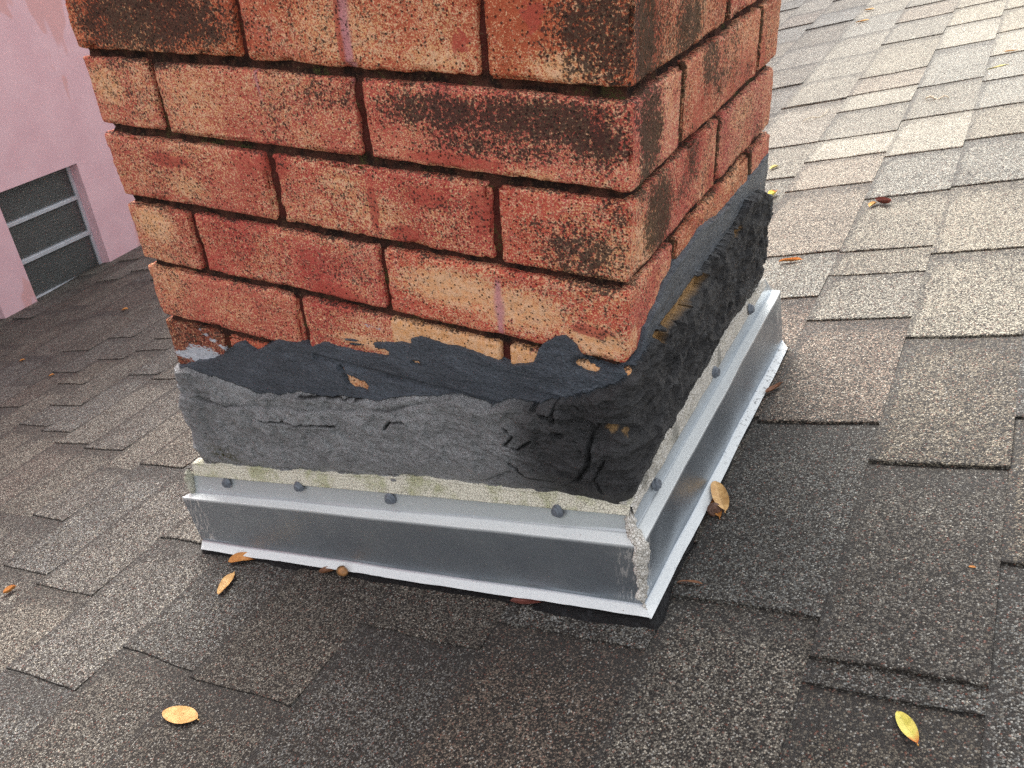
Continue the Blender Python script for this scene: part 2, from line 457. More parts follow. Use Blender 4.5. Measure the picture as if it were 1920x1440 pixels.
def build_bricks():
    VV, QQ, TT, off = [], [], [], 0
    reds = [(.58, .105, .070), (.54, .095, .075), (.62, .145, .080), (.59, .130, .095), (.60, .14, .065)]
    for r in range(len(ZJ) - 1):
        zt, zb = ZJ[r] - .0036, ZJ[r + 1] + .0036
        even = (r % 2 == 0)             # row just below z=-.008 has index 16
        vis = -.45 < zb < .16
        fj, sj = ([-.2065, -.4125], [.0965, .305]) if even else ([-.101, -.305], [.196])
        boxes = []
        j = .0036
        boxes.append((fj[0] + j, 0, 0, sj[0] - j, True))
        xe = fj[0]
        for x in fj[1:]:
            boxes.append((x + j, xe - j, 0, .095, True)); xe = x
        last_d = .197 if even else .092
        boxes.append((-W_, xe - j, 0, last_d, True))
        ye = sj[0]
        for y in sj[1:]:
            boxes.append((-.095, 0, ye + j, y - j, True)); ye = y
        boxes.append((-.095 if even else -.2, 0, ye + j, D_, True))
        boxes.append((-W_, -W_ + .095, last_d + 2 * j, D_ - .1, False))
        boxes.append((-W_, -.30, D_ - .095, D_, False)); boxes.append((-.30 + 2 * j, -.21, D_ - .095, D_, False))
        for (x0, x1, y0, y1, seen) in boxes:
            st = .0023 if (vis and seen) else .012
            lo, hi = np.array([x0, y0, zb]), np.array([x1, y1, zt])
            V, Q = boxsurf(lo, hi, st)
            rad = rng.uniform(.0024, .0036) if st < .01 else .003
            V, N = rounded(V, lo, hi, rad)
            sd_ = rng.randrange(999)
            q = V + sd_ * .37
            d = vn(q, 22, 1) * .0011 + vn(q, 75, 2) * .0006 + vn(q, 210, 4) * .00040
            # chipped arrises
            e = (np.abs(N) > .25).sum(1) >= 2
            ch_ = np.clip(fbm(q, 70, 3, 8) - .06, 0, 1) * .0120
            d = d - np.where(e, ch_, 0)
            V = V + N * d[:, None]
            c = (lo + hi) / 2
            an = rng.uniform(-.006, .006); dx, dz = V[:, 0] - c[0], V[:, 2] - c[2]
            if seen:
                V[:, 2] += an * (dx if (hi[0] - lo[0]) > .1 else (V[:, 1] - c[1]))
                V[:, 1] += rng.uniform(-.0012, .0010) * (y0 == 0); V[:, 0] += rng.uniform(-.0010, .0012) * (x1 == 0)
            t = np.array(rng.choice(reds)) * rng.uniform(.9, 1.1)
            VV.append(V); QQ.append(Q + off); TT.append(np.tile(t, (len(V), 1))); off += len(V)
    V = np.concatenate(VV); T = np.concatenate(TT); n = len(V)
    isf = V[:, 1] < .012; iss = (V[:, 0] > -.012) & ~isf
    # broken lower corner of the fourth course, and what lies below set back behind the cement
    cx = np.exp(-((V[:, 0] - 0) / .040) ** 2 - ((V[:, 1] - 0) / .04) ** 2)
    low = sst(-.249, -.258, V[:, 2] + .004 * vn(V, 60, 77) - .012 * cx * sst(-.02, -.05, V[:, 0]))
    V[:, 1] += np.where((V[:, 0] > -.12) & (V[:, 1] < .05), low * .009 * sst(-.12, -.09, V[:, 0]), 0)
    V[:, 0] -= np.where((V[:, 1] < .012) & (V[:, 0] > -.05), low * .004, 0)
    r6 = (V[:, 2] < -.3205 + .06) & (V[:, 0] < -.41) & (V[:, 2] < -.259)
    lowall = V[:, 2] < -.258
    V[:, 1] += np.where(lowall & isf, .002, 0)
    grime, tan, red = np.zeros(n), np.zeros(n), np.zeros(n); white, pink, moss = np.zeros(n), np.zeros(n), np.zeros(n)
    lf = fbm(V, 16, 3, 50)
    grime += .30 + .40 * lf
    tan += .26 + .70 * fbm(V, 20, 3, 61); red += .15 + .5 * fbm(V, 30, 3, 71)
    G = [(270, 30, .12, .036, .95), (200, 50, .06, .03, .85), (380, 60, .04, .02, .8), (820, 210, .075, .02, .85), (1010, 225, .085, .022, .9), (930, 275, .09, .014, .7), (1120, 270, .03, .02, .9),
         (1120, 60, .045, .040, .9), (1150, 100, .02, .03, .9), (1060, 110, .03, .012, .6), (600, 180, .05, .022, .5), (540, 200, .04, .02, .4), (300, 120, .035, .006, .8), (225, 115, .014, .012, .7), (1090, 470, .045, .03, .8), (1010, 440, .05, .02, .5),
         (860, 390, .05, .015, .45), (690, 370, .03, .02, .4), (1150, 400, .02, .03, .6), (1110, 530, .05, .012, .7), (560, 470, .06, .018, .25), (1150, 640, .01, .012, .35), (340, 630, .05, .016, .45), (1165, 190, .012, .05, .3)]
    for (u, v, a, b, k) in G: grime = np.maximum(grime, front_e(V, u, v, a, b) * k + .15 * lf)
    G = [(1218, 250, .024, .036, 1.15), (1205, 330, .016, .03, .9), (1230, 80, .03, .055, .65), (1330, 120, .035, .030, .8), (1350, 150, .05, .018, .6), (1235, 400, .036, .038, 1.1), (1300, 290, .02, .03, .8), (1420, 250, .03, .02, .5), (1290, 340, .04, .016, .6),
         (1212, 60, .022, .07, 1.1), (1290, 50, .05, .03, .8), (1400, 140, .03, .02, .5), (1220, 455, .018, .02, .7), (1385, 20, .03, .02, .5), (1300, 60, .03, .03, .45)]
    for (u, v, a, b, k) in G: grime = np.maximum(grime, side_e(V, u, v, a, b) * k + .2 * vn(V, (10, 90, 12), 55))
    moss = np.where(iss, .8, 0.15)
    # grime gathers just under each bed joint
    for z in ZJ: grime = np.maximum(grime, .70 * sst(-.009, -.003, V[:, 2] - z) * (V[:, 2] < z) + .25 * fbm(V, 40, 2, 81) - .12)
    for (u, v, a, b, k) in [(850, 540, .055, .018, 1.0), (970, 580, .05, .02, .9), (1120, 640, .03, .015, 1.0), (200, 160, .025, .02, .7), (290, 420, .03, .02, .9), (640, 60, .06, .03, .5),
                            (700, 400, .04, .02, .5), (640, 350, .03, .02, .5), (1060, 130, .03, .012, .7), (820, 110, .04, .012, .6), (720, 650, .06, .008, .9), (1000, 340, .03, .01, .6), (350, 350, .03, .015, .6)]:
        tan = np.maximum(tan, front_e(V, u, v, a, b) * k * 1.3)
    for (u, v, a, b, k) in [(1400, 60, .03, .02, .5), (1395, 210, .05, .02, .6), (1370, 340, .03, .01, .6)]: tan = np.maximum(tan, side_e(V, u, v, a, b) * k)
    for (u, v, a, b, k) in [(320, 300, .04, .01, .7), (510, 300, .02, .02, .9), (700, 390, .006, .03, .8), (800, 370, .03, .012, .7), (760, 440, .02, .01, .8), (900, 400, .012, .025, .8), (850, 300, .05, .006, .9),
                            (1120, 240, .006, .016, 1.0), (640, 60, .006, .03, .9), (1000, 30, .01, .015, .7), (860, 80, .01, .012, .7), (460, 300, .02, .02, .5), (1110, 620, .02, .006, .9), (640, 560, .05, .02, .6)]:
        red = np.maximum(red, front_e(V, u, v, a, b) * k)
    red = np.where(iss, red + .10, red)
    pink = np.maximum(front_e(V, 647, 45, .0042, .045, -.05), front_e(V, 937, 580, .0040, .026))
    pink = np.maximum(pink, front_e(V, 480, 150, .003, .02) * .6); pink = np.maximum(pink, front_e(V, 780, 520, .014, .012) * .35)
    pink = sst(.25, .6, pink + .2 * vn(V, 90, 91)) * isf
    white = np.maximum(front_e(V, 385, 672, .034, .016), front_e(V, 345, 665, .02, .008) * .8)
    white = np.maximum(white, front_e(V, 400, 640, .03, .005, -.5) * .6); white = np.maximum(white, front_e(V, 690, 612, .03, .003) * .55)
    # per-face tone of single bricks
    T = np.where((r6 & isf)[:, None], np.array([.26, .060, .035]), T); grime = np.where(r6 & isf, np.maximum(grime, .45), grime)
    yb = (V[:, 0] > -.2065) & (V[:, 2] < -.199) & (V[:, 2] > -.262) & isf
    T = np.where(yb[:, None], np.array([.66, .32, .10]), T)
    tan = np.where(yb, tan + .55, tan)
    och = (V[:, 2] < -.258) & ((V[:, 0] > -.33))
    T = np.where(och[:, None], T * .5 + np.array([.25, .15, .06]), T); tan = np.where(och, tan + .35, tan)
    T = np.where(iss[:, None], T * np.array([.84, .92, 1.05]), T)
    row = np.searchsorted(-np.array(ZJ), -V[:, 2]) - 1
    yj = np.where((row % 2 == 0), np.minimum(np.abs(V[:, 1] - .0965), np.abs(V[:, 1] - .305)), np.abs(V[:, 1] - .196))
    grime = np.where(iss, np.maximum(grime, .95 * sst(.011, .003, yj) + .15 * vn(V, 60, 92)), grime)
    A = np.clip(np.stack([grime, tan, red], 1), 0, 1.3); B = np.clip(np.stack([white, pink, moss], 1), 0, 1.2)
    adopt(mesh_np("brickwork", V, np.concatenate(QQ), M_BRICK, None, {"tint": T, "wearA": A, "wearB": B}), ch)
    # mortar core
    MV, MQ, MA, off = [], [], [], 0
    for (zlo, zhi, st) in ((-.46, .16, .0028), (.16, BR_ZTOP - .01, .02), (-.75, -.46, .02)):
        lo, hi = np.array([-W_ + .0055, .0055, zlo]), np.array([-.0055, D_ - .0055, zhi])
        V, Q = boxsurf(lo, hi, st)
        N = np.stack([(V[:, 0] >= hi[0] - 1e-6) * 1. - (V[:, 0] <= lo[0] + 1e-6), (V[:, 1] >= hi[1] - 1e-6) * 1. - (V[:, 1] <= lo[1] + 1e-6), 0 * V[:, 0]], 1)
        d = fbm(V, 60, 3, 5) * .0032 + vn(V, 240, 6) * .0009
        zd = np.min(np.abs(V[:, 2:3] - np.array(ZJ)[None, :]), axis=1)
        d = d - .002 * sst(.006, .0, zd)
        V = V + N * d[:, None]
        MV.append(V); MQ.append(Q + off); off += len(V)
        MA.append(np.stack([0 * zd, 0 * zd, sst(.004, .010, zd) * .8], 1))
    adopt(mesh_np("mortar", np.concatenate(MV), np.concatenate(MQ), M_MORTAR, None, {"wearA": np.concatenate(MA)}), ch)
build_bricks()

# ------------------------------------------------------------------ wrap coordinates round the chimney: s along the faces, d outward
RC_ = .010
def wrap(s, d, z):
    s = np.asarray(s, float); d = np.asarray(d, float) + 0 * s; z = np.asarray(z, float) + 0 * s
    x = np.empty_like(s); y = np.empty_like(s)
    f = (s >= -W_ + RC_) & (s <= -RC_); x[f] = s[f]; y[f] = -d[f]
    g = (s > RC_) & (s < D_ - RC_); x[g] = d[g]; y[g] = s[g]
    l = s < -W_ - RC_; x[l] = -W_ - d[l]; y[l] = -(s[l] + W_)
    b = s > D_ + RC_; x[b] = -(s[b] - D_); y[b] = D_ + d[b]
    for (sc, cx, cy, a0) in ((0., -RC_, RC_, -90), (-W_, -W_ + RC_, RC_, -180), (D_, -RC_, D_ - RC_, 0)):
        m = np.abs(s - sc) <= RC_
        th = np.radians(a0 + (s[m] - sc + RC_) / (2 * RC_) * 90)
        x[m] = cx + (RC_ + d[m]) * np.cos(th); y[m] = cy + (RC_ + d[m]) * np.sin(th)
    return np.stack([x, y, z], 1)
def curve(fpts, spts, d=0.0):
    """height of a traced edge as a function of s, from points on the near and on the right face"""
    P = [front(u, v, d) for u, v in fpts] + [side(u, v, d) for u, v in spts]
    P.sort(); s = np.array([p[0] for p in P]); z = np.array([p[1] for p in P])
    sl = RB
    s = np.concatenate([[s[0] - .6], s, [s[-1] + .6]]); z = np.concatenate([[z[0] - .0], z, [z[-1]]])
    return lambda q: np.interp(q, s, z)

topA = curve([(303, 690), (420, 665), (440, 642), (455, 640), (478, 655), (500, 645), (520, 636), (560, 640), (585, 650), (600, 640), (650, 634), (700, 640), (745, 640), (785, 626), (830, 640), (900, 662), (960, 682), (1000, 676), (1012, 650), (1040, 628), (1062, 624), (1080, 640), (1095, 670), (1110, 684), (1150, 690)],
             [(1192, 668), (1204, 610), (1225, 570), (1250, 520), (1283, 465), (1310, 425), (1345, 400), (1375, 365), (1400, 335), (1432, 292)], .001)
topB = curve([(335, 690), (345, 688), (420, 713), (445, 722), (470, 735), (520, 738), (560, 735), (600, 742), (680, 748), (720, 750), (760, 742), (860, 740), (920, 758), (960, 745), (1000, 752), (1060, 745), (1100, 735), (1150, 715)],
             [(1190, 700), (1212, 655), (1236, 612), (1262, 582), (1290, 540), (1320, 500), (1345, 465), (1372, 428), (1388, 400), (1400, 372), (1425, 352), (1447, 372)], .006)
botC = curve([(352, 866), (420, 868), (520, 880), (600, 884), (700, 890), (800, 893), (900, 907), (980, 915), (1050, 922), (1100, 930), (1165, 946)],
             [(1190, 925), (1235, 835), (1262, 790), (1290, 740), (1325, 685), (1355, 625), (1380, 592), (1420, 535), (1436, 520)], .006)

def seg_d(s, z, pts):
    """distance to a polyline in the (s, z) plane"""
    o = np.full(len(s), 9.)
    for (a, b) in zip(pts[:-1], pts[1:]):
        ax, az = a; bx, bz = b; vx, vz = bx - ax, bz - az
        t = np.clip(((s - ax) * vx + (z - az) * vz) / (vx * vx + vz * vz + 1e-12), 0, 1)
        o = np.minimum(o, np.hypot(s - ax - t * vx, z - az - t * vz))
    return o
def build_tar():
    s = np.arange(-W_ - .30, D_ + .20, .0014); nv = 170
    top = np.maximum(topA(s), topB(s)) + .010; bot = botC(s) - .005
    t = np.linspace(0, 1, nv)
    Sg = np.repeat(s, nv); Zg = (top[:, None] * (1 - t) + bot[:, None] * t).ravel()
    # the sealed band drops with the roof round the far sides
    drop = np.where(Sg < -W_, 0, 0)
    P = np.stack([Sg, 0 * Sg, Zg], 1)
    corner = np.exp(-((Sg + .02) / .075) ** 2)
    right = sst(.0, .03, Sg)
    # smear layer
    eA = topA(Sg) + .0022 * fbm(P, 130, 3, 11) + .0015 * vn(P, 40, 12) - Zg
    inA = sst(-.0006, .0016, eA)
    dA = .0030 + .0016 * fbm(P, (24, 1, 70), 3, 13) + .0012 * sst(.006, .001, eA) * vn(P, 60, 14) + .0015 * ridged(P, (22, 1, 90), 2, 15) * corner + .0010 * right
    zj = np.min(np.abs(Zg[:, None] - np.array([-.260, -.3205])[None, :] + 0), axis=1)
    dA = dA - .0022 * sst(.005, .001, zj) * (Sg > -.30) * (1 - corner)
    hole = np.zeros(len(Sg))
    def fh(pts, wd):
        nonlocal hole
        Q = [front(u, v, .002) for u, v in pts]
        hole = np.maximum(hole, sst(1.0, .55, seg_d(Sg, Zg, Q) / wd + .5 * fbm(P, 110, 3, 21)))
    def sh(pts, wd):
        nonlocal hole
        Q = [side(u, v, .004) for u, v in pts]
        hole = np.maximum(hole, sst(1.0, .55, seg_d(Sg, Zg, Q) / wd + .35 * fbm(P, 110, 3, 22)))
    fh([(618, 640), (660, 652), (722, 662)], .0045); fh([(655, 712), (680, 722)], .0085); fh([(740, 632), (765, 640)], .0045)
    fh([(775, 679), (785, 681)], .0022); fh([(636, 690), (642, 694)], .0032); fh([(640, 640), (700, 648)], .002)
    dA = np.where(hole > .5, -.003, dA)
    dA = -.013 + (dA + .013) * inA
    # cement layer
    eB = topB(Sg) + .0030 * fbm(P, 75, 3, 31) + .0012 * fbm(P, 260, 2, 32) - Zg
    inB = sst(-.0004, .0045 - .0022 * right, eB)
    base = .0062 + .0022 * right
    lump = .0022 * fbm(P, 45, 3, 33) + .0020 * (ridged(P + .003 * fbm(P, 50, 2, 76)[:, None], 70, 3, 77) - .3) + .0016 * fbm(P, 140, 3, 34) - .0010 * np.clip(ridged(P, 95, 2, 53) - .62, 0, 1) * 3
    scab = np.clip(ridged(P, 38, 3, 35) - .55, 0, 1) * .0055
    # torn flaps: terraces cut by a warped field
    f1 = fbm(P, 30, 4, 36); flap = (sst(.14, .155, f1) + sst(-.24, -.228, f1)) * .0019
    pits = sst(.30, .58, fbm(P, (60, 1, 70), 2, 37)) * .0090 * right + sst(.46, .6, fbm(P, 60, 2, 38)) * .003 * (1 - right)
    swirl = (ridged(P + .004 * np.stack([0 * Sg, 0 * Sg, fbm(P, 30, 2, 39)], 1), (26, 1, 105), 4, 40) - .3) * .0062
    lob = np.clip(fbm(P + .006 * fbm(P, 40, 2, 57)[:, None], 34, 3, 58) - .05, 0, 1)
    dB = base + .008 * lob * np.clip(.25 + corner + .6 * right, 0, 1) + lump + flap + scab * (.15 + .35 * right) - pits + swirl * np.clip(corner * 1.2, 0, 1) * sst(.07, .02, Sg) + right * (ridged(P, 48, 4, 59) - .3) * .0042
    dB = dB + .0016 * sst(.006, .001, eB) * np.clip(.9 * fbm(P, 42, 3, 41), -.6, 1) - .0025 * sst(.006, .0, eB) * sst(.0, .3, vn(P, 24, 45))
    # raised plates, strings and sags traced along the near face
    def inside(pts):
        Q = [front(u, v, .008) for u, v in pts]; m = np.zeros(len(Sg), bool)
        for (a, b) in zip(Q, Q[1:] + Q[:1]):
            c = ((a[1] > Zw) != (b[1] > Zw)) & (Sw < (b[0] - a[0]) * (Zw - a[1]) / (b[1] - a[1] + 1e-12) + a[0]); m ^= c
        dd = seg_d(Sw, Zw, Q + [Q[0]]); return np.where(m, dd, -dd)
    Sw = Sg + .0022 * fbm(P, 110, 3, 71); Zw = Zg + .0022 * fbm(P, 110, 3, 72)
    pl = inside([(905, 770), (960, 752), (1050, 765), (1108, 800), (1105, 860), (1075, 900), (1040, 918), (985, 892), (960, 878), (900, 905), (800, 895), (640, 884), (520, 876), (420, 868), (345, 860), (350, 800), (345, 740), (420, 760), (520, 765), (640, 772), (735, 770), (800, 758), (860, 752)])
    dB = dB + .0030 * sst(-.0004, .0012, pl) - .0012 * sst(.0030, 0, np.abs(pl + .001))
    crk = np.zeros(len(Sg))
    for pts, hgt in (([(905, 715), (960, 738), (1040, 748), (1100, 756), (1150, 742)], .0035), ([(985, 690), (1040, 702), (1058, 738)], .003), ([(1060, 740), (1064, 705), (1105, 690), (1160, 702)], .0035), ([(470, 738), (540, 750), (610, 746), (690, 752), (760, 744)], .0022),
                     ([(1120, 790), (1150, 770), (1190, 760)], .004), ([(1110, 860), (1140, 835), (1185, 815)], .004), ([(930, 770), (945, 800), (925, 830)], .002), ([(1150, 850), (1165, 880), (1160, 925)], .003), ([(1000, 690), (1090, 712), (1180, 720)], .003),
                     ([(350, 740), (400, 745), (440, 765)], .0025), ([(640, 760), (650, 790), (640, 812)], .0014), ([(520, 840), (560, 850), (600, 872)], .0018), ([(800, 790), (790, 830), (820, 860)], .0014)):
        Q = [front(u, v, .008) for u, v in pts]; dd = seg_d(Sw + .0015 * vn(P, 60, 73), Zw + .0018 * vn(P, 55, 74), Q)
        dB = dB + hgt * sst(.0030, .0003, dd) * (.55 + .45 * vn(P, 80, 75))
    # long shallow trowel cracks
    for pts in ([(495, 785), (560, 793), (630, 796)], [(725, 800), (735, 785), (760, 790)], [(1085, 900), (1105, 870), (1108, 820), (1130, 790)], [(955, 860), (985, 890), (1040, 900)], [(560, 745), (640, 752), (735, 750)],
                [(1000, 760), (1040, 790), (1045, 735)], [(1130, 925), (1120, 895), (1135, 860)], [(950, 800), (965, 815), (950, 830), (975, 838), (1000, 822)]):
        Q = [front(u, v, .008) for u, v in pts]
        dd = seg_d(Sg + .0012 * vn(P, 150, 43), Zg + .0015 * vn(P, 120, 44), Q)
        dB = dB - .0046 * sst(.0018, .0002, dd) + .0012 * sst(.006, .002, dd); crk = np.maximum(crk, sst(.0016, .0004, dd))
    pitm = np.zeros(len(Sg))
    for (u, v, rr) in ((1155, 806, .0065), (1046, 811, .0040), (1172, 820, .004)):
        a, b = front(u, v, .008); q = np.hypot((Sg - a) / 1.3, Zg - b) / rr + .3 * vn(P, 140, 46)
        dB = dB - .010 * sst(1.0, .6, q); pitm = np.maximum(pitm, sst(1.6, 1.2, np.hypot((Sg - a + rr * .7) / .7, Zg - b) / rr * 1.6))
    # open gap at the right face where a pale brick edge shows
    hole = np.zeros(len(Sg))
    sh([(1238, 612), (1262, 582), (1283, 550), (1308, 518)], .0048); sh([(1368, 440), (1380, 428)], .0045); sh([(1226, 630), (1234, 632)], .005)
    och = hole.copy()
    sh([(1225, 640), (1248, 596)], .002)
    up = Zg - botC(Sg); cap_ = .0078 + .0040 * sst(.0, .02, up) + .010 * sst(.012, .05, up) + .0034 * fbm(P, 65, 3, 93)
    dB = np.minimum(dB, cap_)
    dB = np.where(hole > .5, np.where(och > .5, .0035 + .0012 * vn(P, 120, 54), -.0065), dB)
    # dark hollow under the broken corner of the brick
    Q = [front(u, v, .004) for u, v in ((1085, 683), (1110, 690), (1140, 684), (1160, 676))] + [(.004, side(1196, 665)[1])]
    hol = sst(1.0, .5, seg_d(Sg, Zg, Q) / .0068 + .3 * vn(P, 90, 47))
    dB = dB - .012 * hol
    d = np.maximum(dA, -.013 + (dB + .013) * inB)
    d = np.where((hole > .5) | (hol > .4), np.where(och > .5, dB, np.minimum(d, dB)), d)
    # tuck the bottom edge under the sealant
    V = wrap(Sg, d, Zg)
    # colours of the coats
    grey = np.array([.40, .405, .415]); darkc = np.array([.066, .066, .069]); smear = np.array([.078, .093, .115])
    isB = inB > .5
    dk = np.clip(sst(-.14, -.045, Sg + .035 * fbm(P, 22, 3, 48)) + sst(.2, .6, fbm(P, 16, 2, 49)) * .25, 0, 1)
    C = np.where(isB[:, None], mix(grey[None], darkc[None], dk), smear[None] * (1 + .35 * fbm(P, (20, 1, 70), 3, 50))[:, None])
    C = np.where((~isB & (Sg > .03))[:, None], np.array([.105, .12, .14])[None] * (1 + .3 * fbm(P, 50, 2, 51))[:, None], C)
    C = C * (1 + .38 * fbm(P, 60, 4, 52))[:, None]
    C = mix(C, np.array([[.42, .26, .12]]), pitm * (dB < .004))
    C = mix(C, np.array([[.50, .29, .11]]) * (1 + .5 * fbm(P, 200, 2, 56))[:, None], sst(.4, .6, och) * (right > .1))
    smooth_k = np.where(isB, .15 * corner + .25 * sst(.12, .3, f1) * dk, .9)
    a, b = front(425, 850, .008); mossk = np.clip(1.2 - np.hypot((Sg - a) / .030, (Zg - b) / .013), 0, 1) + .5 * np.clip(1.2 - np.hypot((Sg + .48) / .02, (Zg - botC(-.48)) / .010), 0, 1)
    C = C * np.where(isB, 1.12, 1.0)[:, None]
    C = mix(C, np.array([[.016, .016, .017]]), np.clip(crk + sst(.0012, .0, np.abs(pl + .0006)) * .75 * sst(-.2, .2, vn(P, 30, 78)), 0, 1) * (inB > .5))
    K = np.stack([smooth_k, 0 * Sg, np.clip(mossk, 0, 1)], 1)
    Q = gridfaces(len(s), nv)
    keep = (d > -.0128)
    keep = keep[Q].any(axis=1)
    adopt(mesh_np("roofing_cement", V, Q[keep], M_TAR, None, {"col": np.clip(C, .004, .9), "kind": K}), ch)
build_tar()

# ------------------------------------------------------------------ metal flashing: two bent panels
PROF = [('0', .0075), ('1', .0130), ('2', .0245), ('3', .0305), ('4', .0402)]
zc = dict(zip('01234', (-.326, -.3420, -.3425, -.3985, -.4000)))
zl = {'0': front(362, 885, .0075), '1': front(363, 922, .013), '2': front(342, 932, .0245), '3': front(380, 1012, .0305), '4': front(377, 1030, .0402)}
zr = {'0': side(1435, 522, .0075), '1': side(1447, 543, .013), '2': side(1463, 545, .0245), '3': side(1467, 637, .0305), '4': side(1477, 652, .0402)}
def panel(name, which, label):
    ends = zl if which == 'front' else zr
    ns = 90
    prof = []                                   # (key blend, extra) rows of the bent section
    for k in range(4):
        m = (10, 5, 16, 4)[k]
        for q in range(m): prof.append((k, q / m))
    prof.append((3, 1.0))
    V, K = [], []
    for i in range(ns + 1):
        t = i / ns
        for (k, q) in prof:
            def pt(kk):
                key, d = PROF[kk]
                e = ends[key]; near = (d if which == 'side' else d)
                if which == 'front':
                    x = d * (1 - t) + e[0] * t; z = zc[key] * (1 - t) + e[1] * t
                    return np.array([x, -d, z])
                y = -d * (1 - t) + e[0] * t; z = zc[key] * (1 - t) + e[1] * t
                return np.array([d, y, z])
            p = pt(k) * (1 - q) + pt(k + 1) * q
            w_ = float(vn(np.array([[t * .5, q * .05, k]]), (26, 26, 1), 88)[0]) * (.0006 if k == 2 else .0002) + math.sin(t * 13 + k) * .00035 + math.sin(t * 31 + 2 * k) * .0002
            if which == 'front': p[1] -= w_ * (k >= 1)
            else: p[0] += w_ * (k >= 1)
            V.append(p)
            lip = 1.0 if (k == 1 and q > .05) or (k == 3 and q > .0) or (k == 2 and q == 0) else ((.45 if which == 'front' else .28) if k == 0 or (k == 1 and q <= .05) else 0.0)  # lips and upper flange whitened: brightness from the sky put into their colour
            dirt = 0.0
            if which == 'side' and k == 3 and t > .45: dirt = .35 + .3 * (t > .6)
            scuff = .0
            if k == 2 and (t < .04 or t > .95): scuff = .9
            K.append((lip, dirt, scuff))
    V = np.array(V); n = len(prof)
    nrm = np.array([0, 1, 0]) if which == 'front' else np.array([-1, 0, 0])
    th = .0009
    back = V + nrm * th + np.array([0, 0, -th * .6])
    N0 = len(V)
    Q = gridfaces(ns + 1, n, 0, which == 'side'); Qb = gridfaces(ns + 1, n, N0, which == 'front')
    rim = []
    for i in range(ns):
        for j in (0, n - 1):
            a, b = i * n + j, (i + 1) * n + j; rim.append((a, b, b + N0, a + N0))
    for j in range(n - 1):
        for i in (0, ns):
            a, b = i * n + j, i * n + j + 1; rim.append((a, b, b + N0, a + N0))
    Q = np.concatenate([Q, Qb, np.array(rim)])
    # ragged lower hem
    P2 = np.concatenate([V, back]); hem = np.array([(1 if (k == 3 and q >= .99) else 0) for _ in range(ns + 1) for (k, q) in prof] * 2, float)
    P2[:, 2] += hem * .0005 * vn(P2, 120, 5)
    o = mesh_np(name, P2, Q, M_METAL, None, {"kind": np.array(K + K)}, smooth=False)
    me = o.data
    bv = o.modifiers.new("edge", 'BEVEL'); bv.width = .0008; bv.segments = 2; bv.limit_method = 'ANGLE'; bv.angle_limit = math.radians(25)
    adopt(o, ch)
    if label: o['label'] = label
    return o
fp = panel("flashing_panel", 'front', "long grey metal flashing strip across the near face, with four screws")
sp_ = panel("flashing_panel", 'side', "grey metal flashing strip along the right face, receding from the near corner")

M_SCREW = mat_plain("screw_grey", (.15, .17, .20), .45, .2, 120, .2, .0002)
def screw(u, v, which, parent, tilt):
    k = .5
    if which == 'front': x, z = front(u, v, .0125); c = Vector((x, -.0118, z)); n = Vector((0, -1, .22)).normalized()
    else: y, z = side(u, v, .0125); c = Vector((.0118, y, z)); n = Vector((1, 0, .22)).normalized()
    prof = [(.0001, .0047), (.0009, .0047), (.0012, .0043), (.0013, .0037), (.0020, .0037), (.0028, .0034), (.0034, .0028), (.0036, .0020), (.0034, .0017), (.0037, .0010), (.0038, .0000)]
    prof = [(0, .0050)] + prof
    seg = 20
    V, Q = [], []
    t1 = n.orthogonal().normalized(); t2 = n.cross(t1)
    n2 = (n + t1 * tilt[0] + t2 * tilt[1]).normalized(); t1 = n2.orthogonal().normalized(); t2 = n2.cross(t1)
    for (h, r) in prof:
        for a in range(seg):
            th = a / seg * 2 * math.pi
            rr = r * (1 + .05 * math.sin(3 * th + u))
            V.append(c + n2 * h * 1.3 + (t1 * math.cos(th) + t2 * math.sin(th)) * rr * 1.22)
    for i in range(len(prof) - 1):
        for a in range(seg):
            b = (a + 1) % seg
            Q.append((i * seg + a, i * seg + b, (i + 1) * seg + b, (i + 1) * seg + a))
    o = mesh_np("screw", np.array([tuple(q) for q in V]), np.array(Q), M_SCREW)
    o.parent = parent          # the panel itself sits at the world origin
for (u, v, t) in ((425, 906, (.1, 0)), (560, 913, (.2, .1)), (731, 936, (0, .2)), (1045, 959, (.25, -.2))): screw(u, v, 'front', fp, t)
for (u, v, t) in ((1230, 908, (.3, .2)), (1341, 698, (0, .1)), (1407, 580, (.1, 0))): screw(u, v, 'side', sp_, t)

